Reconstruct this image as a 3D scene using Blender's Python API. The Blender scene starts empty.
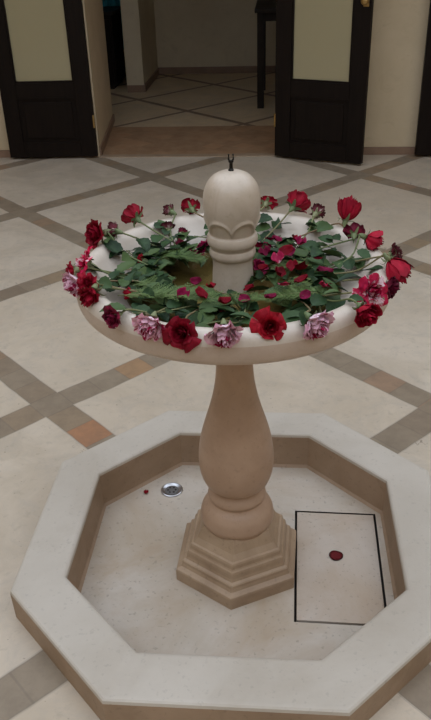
import bpy, bmesh, math, random
from math import sin, cos, pi, radians, sqrt, atan2
from mathutils import Vector, Matrix, noise

C = bpy.context.scene.collection
rnd = random.Random(11)
HA = radians(-5.2)                     # the house stands turned by this angle

# ------------------------------------------------------------ materials
def new_mat(name):
    m = bpy.data.materials.new(name); m.use_nodes = True
    nt = m.node_tree
    return m, nt, nt.nodes['Principled BSDF']

def N(nt, typ, **kw):
    n = nt.nodes.new(typ)
    for k, v in kw.items():
        if k == 'ins':
            for a, b in v.items(): n.inputs[a].default_value = b
        else: setattr(n, k, v)
    return n

def math_(nt, op, a, b=None, c=None):
    n = nt.nodes.new('ShaderNodeMath'); n.operation = op
    for i, v in enumerate((a, b, c)):
        if v is None: continue
        if isinstance(v, (int, float)): n.inputs[i].default_value = v
        else: nt.links.new(v, n.inputs[i])
    return n.outputs[0]

def mixc(nt, fac, a, b, blend='MIX'):
    n = nt.nodes.new('ShaderNodeMix'); n.data_type = 'RGBA'; n.blend_type = blend
    for i, v in ((0, fac), (6, a), (7, b)):
        if isinstance(v, (int, float)): n.inputs[i].default_value = v
        elif isinstance(v, tuple): n.inputs[i].default_value = (v[0], v[1], v[2], 1)
        else: nt.links.new(v, n.inputs[i])
    return n.outputs[2]

def ramp(nt, fac, stops):
    n = nt.nodes.new('ShaderNodeValToRGB'); e = n.color_ramp.elements
    while len(e) < len(stops): e.new(0.5)
    for el, (p, c) in zip(e, stops):
        el.position = p; el.color = (c[0], c[1], c[2], 1) if isinstance(c, tuple) else (c, c, c, 1)
    nt.links.new(fac, n.inputs[0])
    return n.outputs[0]

def noise_(nt, vec, scale, detail=4, rough=.55, dist=0):
    n = N(nt, 'ShaderNodeTexNoise', ins={'Scale': scale, 'Detail': detail, 'Roughness': rough, 'Distortion': dist})
    nt.links.new(vec, n.inputs['Vector'])
    return n.outputs['Fac']

def bump(nt, b, height, strength=.2, dist=.01):
    n = N(nt, 'ShaderNodeBump', ins={'Strength': strength, 'Distance': dist})
    nt.links.new(height, n.inputs['Height']); nt.links.new(n.outputs[0], b.inputs['Normal'])

def stone(name, c1, c2, stain, rough=.55, scale=6, pits=.35, stain_lo=.5):
    m, nt, b = new_mat(name)
    v = N(nt, 'ShaderNodeTexCoord').outputs['Object']
    a = noise_(nt, v, scale, 6, .6, .3)
    col = mixc(nt, ramp(nt, a, [(.35, 0.), (.65, 1.)]), c1, c2)
    s = noise_(nt, v, scale * .6, 5, .65, .6)
    col = mixc(nt, ramp(nt, s, [(stain_lo, 0.), (stain_lo + .25, .75)]), col, stain)
    f = noise_(nt, v, 90, 2, .5)
    col = mixc(nt, ramp(nt, f, [(.62, 0.), (.72, pits)]), col, tuple(x * .45 for x in c2))
    nt.links.new(col, b.inputs['Base Color'])
    b.inputs['Roughness'].default_value = rough
    bump(nt, b, f, .12, .004)
    return m

M = {}
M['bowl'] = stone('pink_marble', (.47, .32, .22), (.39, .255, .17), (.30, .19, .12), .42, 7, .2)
M['bowl_shade'] = stone('shaded_bowl_marble', (.53, .42, .335), (.46, .355, .275), (.37, .27, .20), .42, 7, .2)  # same bowl marble, with the shade of its outer side put into the colour
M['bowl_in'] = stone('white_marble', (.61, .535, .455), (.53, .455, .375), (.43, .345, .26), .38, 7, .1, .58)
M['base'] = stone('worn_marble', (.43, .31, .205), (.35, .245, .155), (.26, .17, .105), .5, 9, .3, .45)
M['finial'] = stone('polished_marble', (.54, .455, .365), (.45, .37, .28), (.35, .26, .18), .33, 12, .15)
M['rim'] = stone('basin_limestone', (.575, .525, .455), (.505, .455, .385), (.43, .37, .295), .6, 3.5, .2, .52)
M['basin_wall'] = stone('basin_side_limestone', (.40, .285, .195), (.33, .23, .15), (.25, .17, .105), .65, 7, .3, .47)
M['basin_floor'] = stone('basin_floor_stone', (.56, .50, .43), (.48, .42, .34), (.40, .295, .19), .5, 5, .4, .43)
M['lid'] = stone('lid_stone', (.55, .48, .41), (.49, .41, .33), (.42, .31, .21), .5, 5, .4, .42)

def simple(name, col, rough=.5, metal=0, var=0, vscale=20, spec=.5):
    m, nt, b = new_mat(name)
    b.inputs['Roughness'].default_value = rough; b.inputs['Metallic'].default_value = metal
    b.inputs['Specular IOR Level'].default_value = spec
    v = N(nt, 'ShaderNodeTexCoord').outputs['Object']
    a = noise_(nt, v, vscale, 4)
    nt.links.new(mixc(nt, a, tuple(x * (1 - var) for x in col), tuple(min(1, x * (1 + var)) for x in col)), b.inputs['Base Color'])
    return m
M['gap'] = simple('dark_joint', (.035, .028, .022), .8)
M['steel'] = simple('brushed_steel', (.55, .56, .58), .3, 1)
M['dark_metal'] = simple('dark_metal', (.03, .028, .025), .4, 1)
M['brass'] = simple('aged_brass', (.45, .30, .12), .35, 1)
M['teal'] = simple('teal_cloth', (.02, .20, .23), .9, 0, .3, 8)
M['table_wood'] = simple('dark_table_wood', (.018, .013, .010), .5, 0, .4, 12, .15)

def door_wood():
    m, nt, b = new_mat('dark_stained_wood')
    v = N(nt, 'ShaderNodeTexCoord').outputs['Object']
    mp = N(nt, 'ShaderNodeMapping'); mp.inputs['Scale'].default_value = (18, 18, 1.2)
    nt.links.new(v, mp.inputs[0])
    a = noise_(nt, mp.outputs[0], 3, 5, .6, .5)
    nt.links.new(mixc(nt, a, (.005, .0035, .003), (.017, .011, .008)), b.inputs['Base Color'])
    b.inputs['Roughness'].default_value = .5; b.inputs['Specular IOR Level'].default_value = .10
    bump(nt, b, a, .15, .003)
    return m
M['door'] = door_wood()

def plaster(name, c1, c2, dark):
    m, nt, b = new_mat(name)
    v = N(nt, 'ShaderNodeTexCoord').outputs['Object']
    a = noise_(nt, v, 2.2, 6, .65, .4)
    col = mixc(nt, ramp(nt, a, [(.35, 0.), (.65, 1.)]), c1, c2)
    s = noise_(nt, v, 9, 5, .7, .8)
    col = mixc(nt, ramp(nt, s, [(.55, 0.), (.75, .5)]), col, dark)
    nt.links.new(col, b.inputs['Base Color'])
    b.inputs['Roughness'].default_value = .75
    bump(nt, b, s, .15, .01)
    return m
M['plaster'] = plaster('cream_plaster', (.62, .50, .33), (.55, .44, .28), (.45, .35, .22))
M['ochre'] = plaster('ochre_plaster', (.52, .41, .26), (.46, .36, .22), (.38, .30, .18))
M['inner_plaster'] = plaster('inner_plaster', (.64, .55, .38), (.56, .47, .32), (.44, .36, .24))
M['skirting'] = stone('terracotta_skirting', (.27, .17, .11), (.23, .14, .09), (.18, .12, .08), .5, 8)

def paving(name, n1, n2, o1, o2, s1, s2, half, slab_a, slab_b, slab_c, bands, piece):
    """slabs divided by bands of small stones; coordinates in metres on the ground"""
    m, nt, b = new_mat(name)
    v = N(nt, 'ShaderNodeTexCoord').outputs['Object']
    sx = N(nt, 'ShaderNodeSeparateXYZ'); nt.links.new(v, sx.inputs[0])
    X, Y = sx.outputs[0], sx.outputs[1]
    wob = math_(nt, 'MULTIPLY', math_(nt, 'SUBTRACT', noise_(nt, v, 3, 3), .5), .022)
    def coord(n, o, s):
        a = math_(nt, 'ADD', math_(nt, 'MULTIPLY', X, n[0]), math_(nt, 'MULTIPLY', Y, n[1]))
        return math_(nt, 'ADD', math_(nt, 'DIVIDE', math_(nt, 'SUBTRACT', a, o), s), wob)
    m1, m2 = coord(n1, o1, s1), coord(n2, o2, s2)
    def dist(mm): return math_(nt, 'ABSOLUTE', math_(nt, 'SUBTRACT', mm, math_(nt, 'ROUND', mm)))
    d1, d2 = dist(m1), dist(m2)
    dmin = math_(nt, 'MINIMUM', d1, d2)
    in_band = math_(nt, 'LESS_THAN', dmin, half)
    on1 = math_(nt, 'LESS_THAN', d1, half)           # band running along the second coordinate
    # slabs
    cx = N(nt, 'ShaderNodeCombineXYZ')
    nt.links.new(math_(nt, 'FLOOR', m1), cx.inputs[0]); nt.links.new(math_(nt, 'FLOOR', m2), cx.inputs[1])
    wn = N(nt, 'ShaderNodeTexWhiteNoise'); nt.links.new(cx.outputs[0], wn.inputs[0])
    a = noise_(nt, v, 3.2, 6, .65, .6)
    slab = mixc(nt, ramp(nt, a, [(.40, 0.), (.60, 1.)]), slab_a, slab_b)
    slab = mixc(nt, math_(nt, 'MULTIPLY', wn.outputs[0], .6), slab, slab_c)
    f = noise_(nt, v, 26, 5, .75, .5)
    g2 = noise_(nt, v, 8, 6, .75, .8)
    slab = mixc(nt, ramp(nt, g2, [(.48, 0.), (.70, .45)]), slab, (.40, .36, .31))
    slab = mixc(nt, ramp(nt, f, [(.55, 0.), (.72, .4)]), slab, tuple(x * .62 for x in slab_b))
    pt = noise_(nt, v, 70, 2, .5)
    slab = mixc(nt, ramp(nt, pt, [(.70, 0.), (.76, .6)]), slab, (.20, .16, .13))
    # hairline cracks beside the bands
    ck = noise_(nt, v, 7, 3, .6, 1.5)
    ckl = math_(nt, 'LESS_THAN', math_(nt, 'ABSOLUTE', math_(nt, 'SUBTRACT', ck, .5)), .006)
    near = math_(nt, 'LESS_THAN', dmin, half * 1.55)
    rare = math_(nt, 'GREATER_THAN', noise_(nt, v, 1.7, 2), .57)
    slab = mixc(nt, math_(nt, 'MULTIPLY', math_(nt, 'MULTIPLY', math_(nt, 'MULTIPLY', ckl, near), rare), .6), slab, (.13, .10, .08))
    # band stones
    along = math_(nt, 'ADD', math_(nt, 'MULTIPLY', on1, m2), math_(nt, 'MULTIPLY', math_(nt, 'SUBTRACT', 1, on1), m1))
    ap = math_(nt, 'ADD', math_(nt, 'MULTIPLY', along, piece), .5)
    line_id = math_(nt, 'ADD', math_(nt, 'MULTIPLY', on1, math_(nt, 'ROUND', m1)),
                    math_(nt, 'MULTIPLY', math_(nt, 'SUBTRACT', 1, on1), math_(nt, 'ADD', math_(nt, 'ROUND', m2), 37)))
    cb = N(nt, 'ShaderNodeCombineXYZ')
    nt.links.new(math_(nt, 'FLOOR', ap), cb.inputs[0]); nt.links.new(line_id, cb.inputs[1])
    wb = N(nt, 'ShaderNodeTexWhiteNoise'); nt.links.new(cb.outputs[0], wb.inputs[0])
    band = ramp(nt, wb.outputs[0], bands)
    idx = math_(nt, 'FLOOR', ap)
    def cell(li, ii): return math_(nt, 'MULTIPLY', math_(nt, 'COMPARE', line_id, li, .1), math_(nt, 'COMPARE', idx, ii, .1))
    band = mixc(nt, math_(nt, 'MULTIPLY', cell(38, 6), .85), band, (.42, .20, .10))
    band = mixc(nt, math_(nt, 'MULTIPLY', cell(1, 5), .6), band, (.42, .24, .12))
    bn = noise_(nt, v, 14, 5, .7)
    band = mixc(nt, ramp(nt, bn, [(.4, 0.), (.75, .5)]), band, tuple(x * .6 for x in bands[0][1]))
    fr = math_(nt, 'FRACT', ap)
    joint = math_(nt, 'LESS_THAN', math_(nt, 'MINIMUM', fr, math_(nt, 'SUBTRACT', 1, fr)), .025)
    edge = math_(nt, 'LESS_THAN', math_(nt, 'ABSOLUTE', math_(nt, 'SUBTRACT', dmin, half)), .004)
    band = mixc(nt, math_(nt, 'MULTIPLY', joint, .3), band, (.16, .13, .10))
    col = mixc(nt, in_band, slab, band)
    col = mixc(nt, math_(nt, 'MULTIPLY', edge, .3), col, (.20, .17, .14))
    nt.links.new(col, b.inputs['Base Color'])
    b.inputs['Roughness'].default_value = .5
    b.inputs['Specular IOR Level'].default_value = .35
    bump(nt, b, f, .12, .004)
    return m
g = radians(40.69)
n1 = (-sin(g), cos(g)); n2 = (-cos(g), -sin(g))
M['paving'] = paving('travertine_paving', n1, n2, .0208, -.9957, .9812, .9812, .057,
                     (.60, .52, .42), (.50, .425, .33), (.54, .445, .33),
                     [(0., (.245, .19, .135)), (.35, (.31, .25, .18)), (.6, (.27, .21, .15)), (.8, (.33, .24, .15)), (.95, (.33, .22, .145))], 8)
M['inner_paving'] = paving('inner_paving', n1, n2, 4.4 * .9812 + .0208, -.9957 - 2.48 * .9812, .74, .98, .028,
                     (.64, .50, .32), (.56, .43, .27), (.60, .46, .29),
                     [(0., (.20, .13, .085)), (.5, (.22, .145, .10)), (.9, (.24, .15, .10))], 5)

def threshold_mat():
    m, nt, b = new_mat('terracotta_threshold')
    v = N(nt, 'ShaderNodeTexCoord').outputs['Object']
    mp = N(nt, 'ShaderNodeMapping'); mp.inputs['Rotation'].default_value = (0, 0, radians(40))
    nt.links.new(v, mp.inputs[0])
    br = N(nt, 'ShaderNodeTexBrick', ins={'Scale': 7, 'Mortar Size': .012, 'Color1': (.38, .215, .115, 1), 'Color2': (.27, .155, .085, 1), 'Mortar': (.27, .18, .11, 1)})
    br.inputs['Brick Width'].default_value = .9; br.inputs['Row Height'].default_value = .9
    nt.links.new(mp.outputs[0], br.inputs['Vector'])
    a = noise_(nt, v, 12, 5, .7)
    nt.links.new(mixc(nt, ramp(nt, a, [(.4, 0.), (.7, .55)]), br.outputs[0], (.44, .31, .19)), b.inputs['Base Color'])
    b.inputs['Roughness'].default_value = .6
    return m
M['threshold'] = threshold_mat()

def glass_mat():
    m, nt, b = new_mat('frosted_window_glass')
    out = nt.nodes['Material Output']
    tr = N(nt, 'ShaderNodeBsdfTransparent'); tr.inputs[0].default_value = (.90, .92, .84, 1)
    df = N(nt, 'ShaderNodeBsdfDiffuse'); df.inputs[0].default_value = (.47, .41, .25, 1)
    m0 = N(nt, 'ShaderNodeMixShader'); m0.inputs[0].default_value = .75
    nt.links.new(tr.outputs[0], m0.inputs[1]); nt.links.new(df.outputs[0], m0.inputs[2])
    gl = N(nt, 'ShaderNodeBsdfGlossy'); gl.inputs['Roughness'].default_value = .06
    fz = N(nt, 'ShaderNodeFresnel'); fz.inputs[0].default_value = 1.45
    mx = N(nt, 'ShaderNodeMixShader')
    nt.links.new(fz.outputs[0], mx.inputs[0]); nt.links.new(m0.outputs[0], mx.inputs[1]); nt.links.new(gl.outputs[0], mx.inputs[2])
    nt.links.new(mx.outputs[0], out.inputs[0])
    return m
M['glass'] = glass_mat()

def water_mat():
    m, nt, b = new_mat('bowl_water')
    out = nt.nodes['Material Output']
    tr = N(nt, 'ShaderNodeBsdfTransparent'); tr.inputs[0].default_value = (.80, .76, .58, 1)
    gl = N(nt, 'ShaderNodeBsdfGlossy'); gl.inputs['Roughness'].default_value = .02
    fz = N(nt, 'ShaderNodeFresnel'); fz.inputs[0].default_value = 1.33
    v = N(nt, 'ShaderNodeTexCoord').outputs['Object']
    bm_ = N(nt, 'ShaderNodeBump', ins={'Strength': .15, 'Distance': .004})
    nt.links.new(noise_(nt, v, 18, 2), bm_.inputs['Height'])
    nt.links.new(bm_.outputs[0], gl.inputs['Normal']); nt.links.new(bm_.outputs[0], fz.inputs['Normal'])
    mx = N(nt, 'ShaderNodeMixShader')
    nt.links.new(fz.outputs[0], mx.inputs[0]); nt.links.new(tr.outputs[0], mx.inputs[1]); nt.links.new(gl.outputs[0], mx.inputs[2])
    nt.links.new(mx.outputs[0], out.inputs[0])
    return m
M['water'] = water_mat()

def petal_mat(name, base, edge, streak, streak_lo, streak_amt, rough=.55):
    """u across the petal, v from base to tip; colours belong to the petal itself"""
    m, nt, b = new_mat(name)
    uv = N(nt, 'ShaderNodeTexCoord').outputs['UV']
    s = N(nt, 'ShaderNodeSeparateXYZ'); nt.links.new(uv, s.inputs[0])
    ov = N(nt, 'ShaderNodeTexCoord').outputs['Object']
    mp = N(nt, 'ShaderNodeMapping'); mp.inputs['Scale'].default_value = (1.5, .7, 1)
    nt.links.new(uv, mp.inputs[0])
    st = noise_(nt, mp.outputs[0], 2.5, 3, .6, .4)
    big = noise_(nt, ov, 45, 2, .5)
    col = mixc(nt, ramp(nt, s.outputs[1], [(.45, 0.), (.97, 1.)]), base, edge)
    mask = math_(nt, 'MULTIPLY', ramp(nt, math_(nt, 'ADD', math_(nt, 'MULTIPLY', st, .5), math_(nt, 'MULTIPLY', big, .5)), [(streak_lo, 0.), (streak_lo + .05, 1.)]), streak_amt)
    col = mixc(nt, mask, col, streak)
    oi = N(nt, 'ShaderNodeObjectInfo')
    hs = N(nt, 'ShaderNodeHueSaturation')
    nt.links.new(math_(nt, 'ADD', math_(nt, 'MULTIPLY', oi.outputs['Random'], .5), .75), hs.inputs['Value'])
    nt.links.new(col, hs.inputs['Color'])
    nt.links.new(hs.outputs[0], b.inputs['Base Color'])
    b.inputs['Roughness'].default_value = rough
    b.inputs['Specular IOR Level'].default_value = .15
    return m
M['red'] = petal_mat('crimson_petals', (.29, .005, .020), (.20, .003, .014), (.38, .008, .030), .5, .6)
M['scarlet'] = petal_mat('scarlet_petals', (.28, .004, .014), (.21, .003, .010), (.38, .009, .022), .5, .6)
M['dark'] = petal_mat('maroon_petals', (.15, .008, .028), (.085, .006, .018), (.24, .012, .045), .52, .7)
M['striped'] = petal_mat('striped_petals', (.84, .66, .72), (.74, .42, .52), (.30, .005, .05), .53, 1.0)
M['bright'] = petal_mat('magenta_petals', (.55, .03, .12), (.46, .008, .05), (.80, .60, .64), .545, .9)
M['dried'] = petal_mat('dried_petals', (.12, .02, .03), (.06, .012, .015), (.42, .34, .28), .56, .8)
M['fuchsia'] = petal_mat('fuchsia_petals', (.30, .008, .065), (.23, .006, .045), (.42, .02, .11), .5, .7)

def leaf_mat(name, a, b_, c):
    m, nt, b = new_mat(name)
    oi = N(nt, 'ShaderNodeObjectInfo')
    col = ramp(nt, oi.outputs['Random'], [(0., a), (.55, b_), (1., c)])
    v = N(nt, 'ShaderNodeTexCoord').outputs['Object']
    n_ = noise_(nt, v, 60, 3)
    col = mixc(nt, ramp(nt, n_, [(.45, 0.), (.75, .45)]), col, tuple(x * 1.7 + .01 for x in b_))
    nt.links.new(col, b.inputs['Base Color'])
    b.inputs['Roughness'].default_value = .5; b.inputs['Specular IOR Level'].default_value = .22
    return m
M['leaf'] = leaf_mat('rose_leaf', (.012, .030, .012), (.028, .062, .020), (.075, .115, .036))
M['fern'] = leaf_mat('fern_green', (.065, .11, .032), (.105, .155, .048), (.15, .195, .065))
M['stem'] = leaf_mat('rose_stem', (.12, .15, .06), (.17, .18, .08), (.20, .12, .07))
M['sepal'] = leaf_mat('sepal', (.10, .14, .06), (.16, .19, .09), (.22, .22, .12))

# ------------------------------------------------------------ mesh helpers
def link(name, bm, mats, parent=None, smooth=False, loc=(0, 0, 0), rotz=0):
    me = bpy.data.meshes.new(name)
    bm.normal_update(); bm.to_mesh(me); bm.free()
    if not isinstance(mats, (list, tuple)): mats = [mats]
    for m in mats: me.materials.append(m)
    if smooth:
        for p in me.polygons: p.use_smooth = True
    o = bpy.data.objects.new(name, me); C.objects.link(o)
    o.location = loc; o.rotation_euler = (0, 0, rotz)
    if parent: o.parent = parent
    return o

def tag(o, label=None, cat=None, group=None, kind=None):
    if label: o['label'] = label
    if cat: o['category'] = cat
    if group: o['group'] = group
    if kind: o['kind'] = kind
    return o

def thing(name, label, cat, loc=(0, 0, 0), rotz=0, group=None, kind=None):
    o = bpy.data.objects.new(name, None); C.objects.link(o)
    o.location = loc; o.rotation_euler = (0, 0, rotz); o.empty_display_size = .05
    return tag(o, label, cat, group, kind)

def box(bm, x0, y0, z0, x1, y1, z1, mi=0, bev=0):
    b = bmesh.new()
    vs = [b.verts.new(p) for p in ((x0, y0, z0), (x1, y0, z0), (x1, y1, z0), (x0, y1, z0), (x0, y0, z1), (x1, y0, z1), (x1, y1, z1), (x0, y1, z1))]
    for f in ((0, 3, 2, 1), (4, 5, 6, 7), (0, 1, 5, 4), (1, 2, 6, 5), (2, 3, 7, 6), (3, 0, 4, 7)):
        b.faces.new([vs[i] for i in f]).material_index = mi
    if bev: bmesh.ops.bevel(b, geom=b.edges[:], offset=bev, segments=2, profile=.6, affect='EDGES')
    t = bpy.data.meshes.new('t'); b.to_mesh(t); b.free(); bm.from_mesh(t); bpy.data.meshes.remove(t)

def lathe(bm, prof, n=64, phase=0, rfun=None, cap_ends=True):
    rings = []
    for r, z in prof:
        if r < 1e-5: rings.append([bm.verts.new((0, 0, z))]); continue
        ring = []
        for i in range(n):
            a = phase + 2 * pi * i / n
            rr = r if rfun is None else rfun(r, z, a)
            ring.append(bm.verts.new((rr * cos(a), rr * sin(a), z)))
        rings.append(ring)
    for A, B in zip(rings, rings[1:]):
        if len(A) == 1 and len(B) == 1: continue
        for i in range(n):
            j = (i + 1) % n
            if len(A) == 1: bm.faces.new((A[0], B[j], B[i]))
            elif len(B) == 1: bm.faces.new((A[i], A[j], B[0]))
            else: bm.faces.new((A[i], A[j], B[j], B[i]))
    if cap_ends:
        if len(rings[0]) > 1: bm.faces.new(list(reversed(rings[0])))
        if len(rings[-1]) > 1: bm.faces.new(rings[-1])

def spline(pts, k):
    """Catmull-Rom through pts"""
    P = [Vector(p) for p in pts]; P = [P[0] * 2 - P[1]] + P + [P[-1] * 2 - P[-2]]
    out = []
    for i in range(1, len(P) - 2):
        a, b, c, d = P[i - 1], P[i], P[i + 1], P[i + 2]
        for j in range(k):
            t = j / k
            out.append(.5 * ((2 * b) + (c - a) * t + (2 * a - 5 * b + 4 * c - d) * t * t + (3 * b - 3 * c + d - a) * t ** 3))
    out.append(P[-2])
    return out

def smooth_profile(prof, k=4):
    return [(max(0, p.x), p.y) for p in spline([(r, z, 0) for r, z in prof], k)]

def tube(bm, pts, rad, seg=6, r_end=None):
    n = len(pts); rings = []
    up = Vector((0, 0, 1))
    for i, p in enumerate(pts):
        d = (pts[min(i + 1, n - 1)] - pts[max(i - 1, 0)]).normalized()
        s = d.cross(up)
        if s.length < 1e-3: s = Vector((1, 0, 0))
        s.normalize(); u = s.cross(d)
        r = rad if r_end is None else rad + (r_end - rad) * i / (n - 1)
        rings.append([bm.verts.new(p + (s * cos(2 * pi * k / seg) + u * sin(2 * pi * k / seg)) * r) for k in range(seg)])
    for A, B in zip(rings, rings[1:]):
        for k in range(seg):
            bm.faces.new((A[k], A[(k + 1) % seg], B[(k + 1) % seg], B[k]))
    bm.faces.new(list(reversed(rings[0]))); bm.faces.new(rings[-1])

# ------------------------------------------------------------ octagonal basin geometry
PHI = 3.0515; DL, DS, RW = .42, .4418, .1296
def octv(dl, ds):
    out = []
    for k in range(8):
        a1, a2 = PHI - k * pi / 4, PHI - (k + 1) * pi / 4
        d1, d2 = (dl, ds) if k % 2 == 0 else (ds, dl)
        det = cos(a1) * sin(a2) - sin(a1) * cos(a2)
        out.append(((d1 * sin(a2) - d2 * sin(a1)) / det, (cos(a1) * d2 - cos(a2) * d1) / det))
    return out[::-1]                    # counter-clockwise
GZ, RZ, FZ = 0.0, .0953, -.0305

# ------------------------------------------------------------ courtyard floor (with the recess of the basin)
def hp(u, v): return (u * cos(HA) - v * sin(HA), u * sin(HA) + v * cos(HA))
U0, U1, V0, V1 = -2.9, 3.0, -3.4, 4.0
bm = bmesh.new()
hole = [bm.verts.new((x, y, GZ)) for x, y in octv(DL + RW * .5, DS + RW * .5)]
outer = [bm.verts.new((*hp(u, v), GZ)) for u, v in ((U1, V0), (U1, V1), (U0, V1), (U0, V0))]
outer.reverse()
edges = [bm.edges.new((hole[i], hole[(i + 1) % 8])) for i in range(8)] + [bm.edges.new((outer[i], outer[(i + 1) % 4])) for i in range(4)]
bmesh.ops.triangle_fill(bm, edges=edges, use_beauty=True)
for f in bm.faces: f.material_index = 0
bmesh.ops.recalc_face_normals(bm, faces=bm.faces[:])
for f in bm.faces:
    if f.normal.z < 0: f.normal_flip()
def quad(us, mi):
    vs = [bm.verts.new((*hp(u, v), GZ)) for u, v in us]
    f = bm.faces.new(vs); f.material_index = mi
quad([(-1.215, 4.0), (.075, 4.0), (.075, 4.90), (-1.33, 4.90)], 1)
quad([(-1.33, 4.90), (.075, 4.90), (.075, 5.12), (-1.34, 5.12)], 2)
quad([(-3.4, 5.12), (3.0, 5.12), (3.0, 8.6), (-3.4, 8.6)], 2)
tag(link('floor', bm, [M['paving'], M['threshold'], M['inner_paving']]), 'pale stone slab floor crossed by brown bands', 'floor', kind='structure')
bm = bmesh.new()
box(bm, -1.215, 3.97, -.02, .075, 4.035, .006, bev=.002)
tag(link('trim_1', bm, stone('sill_stone', (.38, .28, .19), (.33, .24, .16), (.27, .18, .12), .55, 10), rotz=HA), 'worn stone door sill strip at the doorway', 'door sill', kind='structure')

# ------------------------------------------------------------ house
def wall(name, boxes, mat, label):
    bm = bmesh.new()
    for b in boxes: box(bm, *b)
    return tag(link(name, bm, mat, rotz=HA), label, 'wall', kind='structure')
H = 3.3
def prism(bm, pts, z0, z1):
    a = [bm.verts.new((x, y, z0)) for x, y in pts]; b = [bm.verts.new((x, y, z1)) for x, y in pts]; n = len(pts)
    bm.faces.new(a[::-1]); bm.faces.new(b)
    for i in range(n): bm.faces.new((a[i], a[(i + 1) % n], b[(i + 1) % n], b[i]))
bmj = bmesh.new(); prism(bmj, [(-2.9, 4.0), (-1.215, 4.0), (-1.33, 5.12), (-2.9, 5.12)], 0, H)
tag(link('wall_jamb', bmj, M['plaster'], rotz=HA), 'cream plaster wall left of the doorway with its splayed reveal', 'wall', kind='structure')
wall('wall_back', [(.075, 4.0, 0, 3.0, 5.12, H), (-1.33, 4.0, 2.5, .075, 5.12, H)], M['plaster'], 'cream plaster courtyard wall holding the doorway')
wall('wall_left', [(-3.1, -3.4, 0, -2.9, 5.12, H)], M['ochre'], 'ochre plaster wall left of the courtyard')
wall('wall_right', [(3.0, -3.4, 0, 3.2, 8.6, H)], M['ochre'], 'ochre plaster wall right of the courtyard')
wall('wall_front', [(-3.1, -3.6, 0, 3.2, -3.4, H)], M['ochre'], 'ochre plaster wall opposite the doorway')
wall('wall_inner_back', [(-1.42, 7.35, 0, 3.0, 7.5, 2.7)], M['inner_plaster'], 'olive beige plaster wall at the back of the inner room')
wall('wall_inner_left', [(-1.42, 6.35, 0, -1.25, 7.35, 2.7), (-1.42, 5.12, 2.2, -1.25, 6.35, 2.7)], M['inner_plaster'], 'short beige wall left of the inner room')
wall('wall_side_room', [(-3.5, 5.12, 0, -3.4, 8.6, 2.7), (-3.5, 8.6, 0, 3.0, 8.7, 2.7)], M['inner_plaster'], 'dim wall of the dark side room')
bm = bmesh.new(); box(bm, -3.5, 5.12, 2.7, 3.2, 8.7, 2.85)
tag(link('ceiling', bm, M['inner_plaster'], rotz=HA), 'ceiling of the inner room', 'ceiling', kind='structure')
bm = bmesh.new(); box(bm, -2.9, 2.35, 2.85, 3.0, 4.0, 3.0)  # out-of-view gallery, added and sized to keep skylight off the facade
tag(link('ceiling_shade_gallery', bm, M['plaster'], rotz=HA), 'unseen gallery slab added over the doorway to shade the facade', 'ceiling', kind='structure')

def skirt(name, boxes, label):
    bm = bmesh.new()
    for b in boxes: box(bm, *b, bev=.003)
    tag(link(name, bm, M['skirting'], rotz=HA), label, 'baseboard', kind='structure')
skirt('baseboard_back', [(-2.9, 3.985, 0, -1.23, 4.0, .055), (.09, 3.985, 0, 3.0, 4.0, .055)], 'brown skirting along the cream courtyard wall')
bm = bmesh.new(); prism(bm, [(-1.217, 4.0), (-1.202, 4.0), (-1.316, 5.12), (-1.332, 5.12)], 0, .06)
tag(link('baseboard_jamb', bm, M['skirting'], rotz=HA), 'reddish skirting along the doorway reveal', 'baseboard', kind='structure')
skirt('baseboard_inner', [(-1.25, 6.34, 0, -1.235, 7.35, .07), (-1.42, 6.335, 0, -1.235, 6.35, .07), (-1.235, 7.335, 0, 3.0, 7.35, .07)], 'reddish brown skirting round the inner room')

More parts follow.
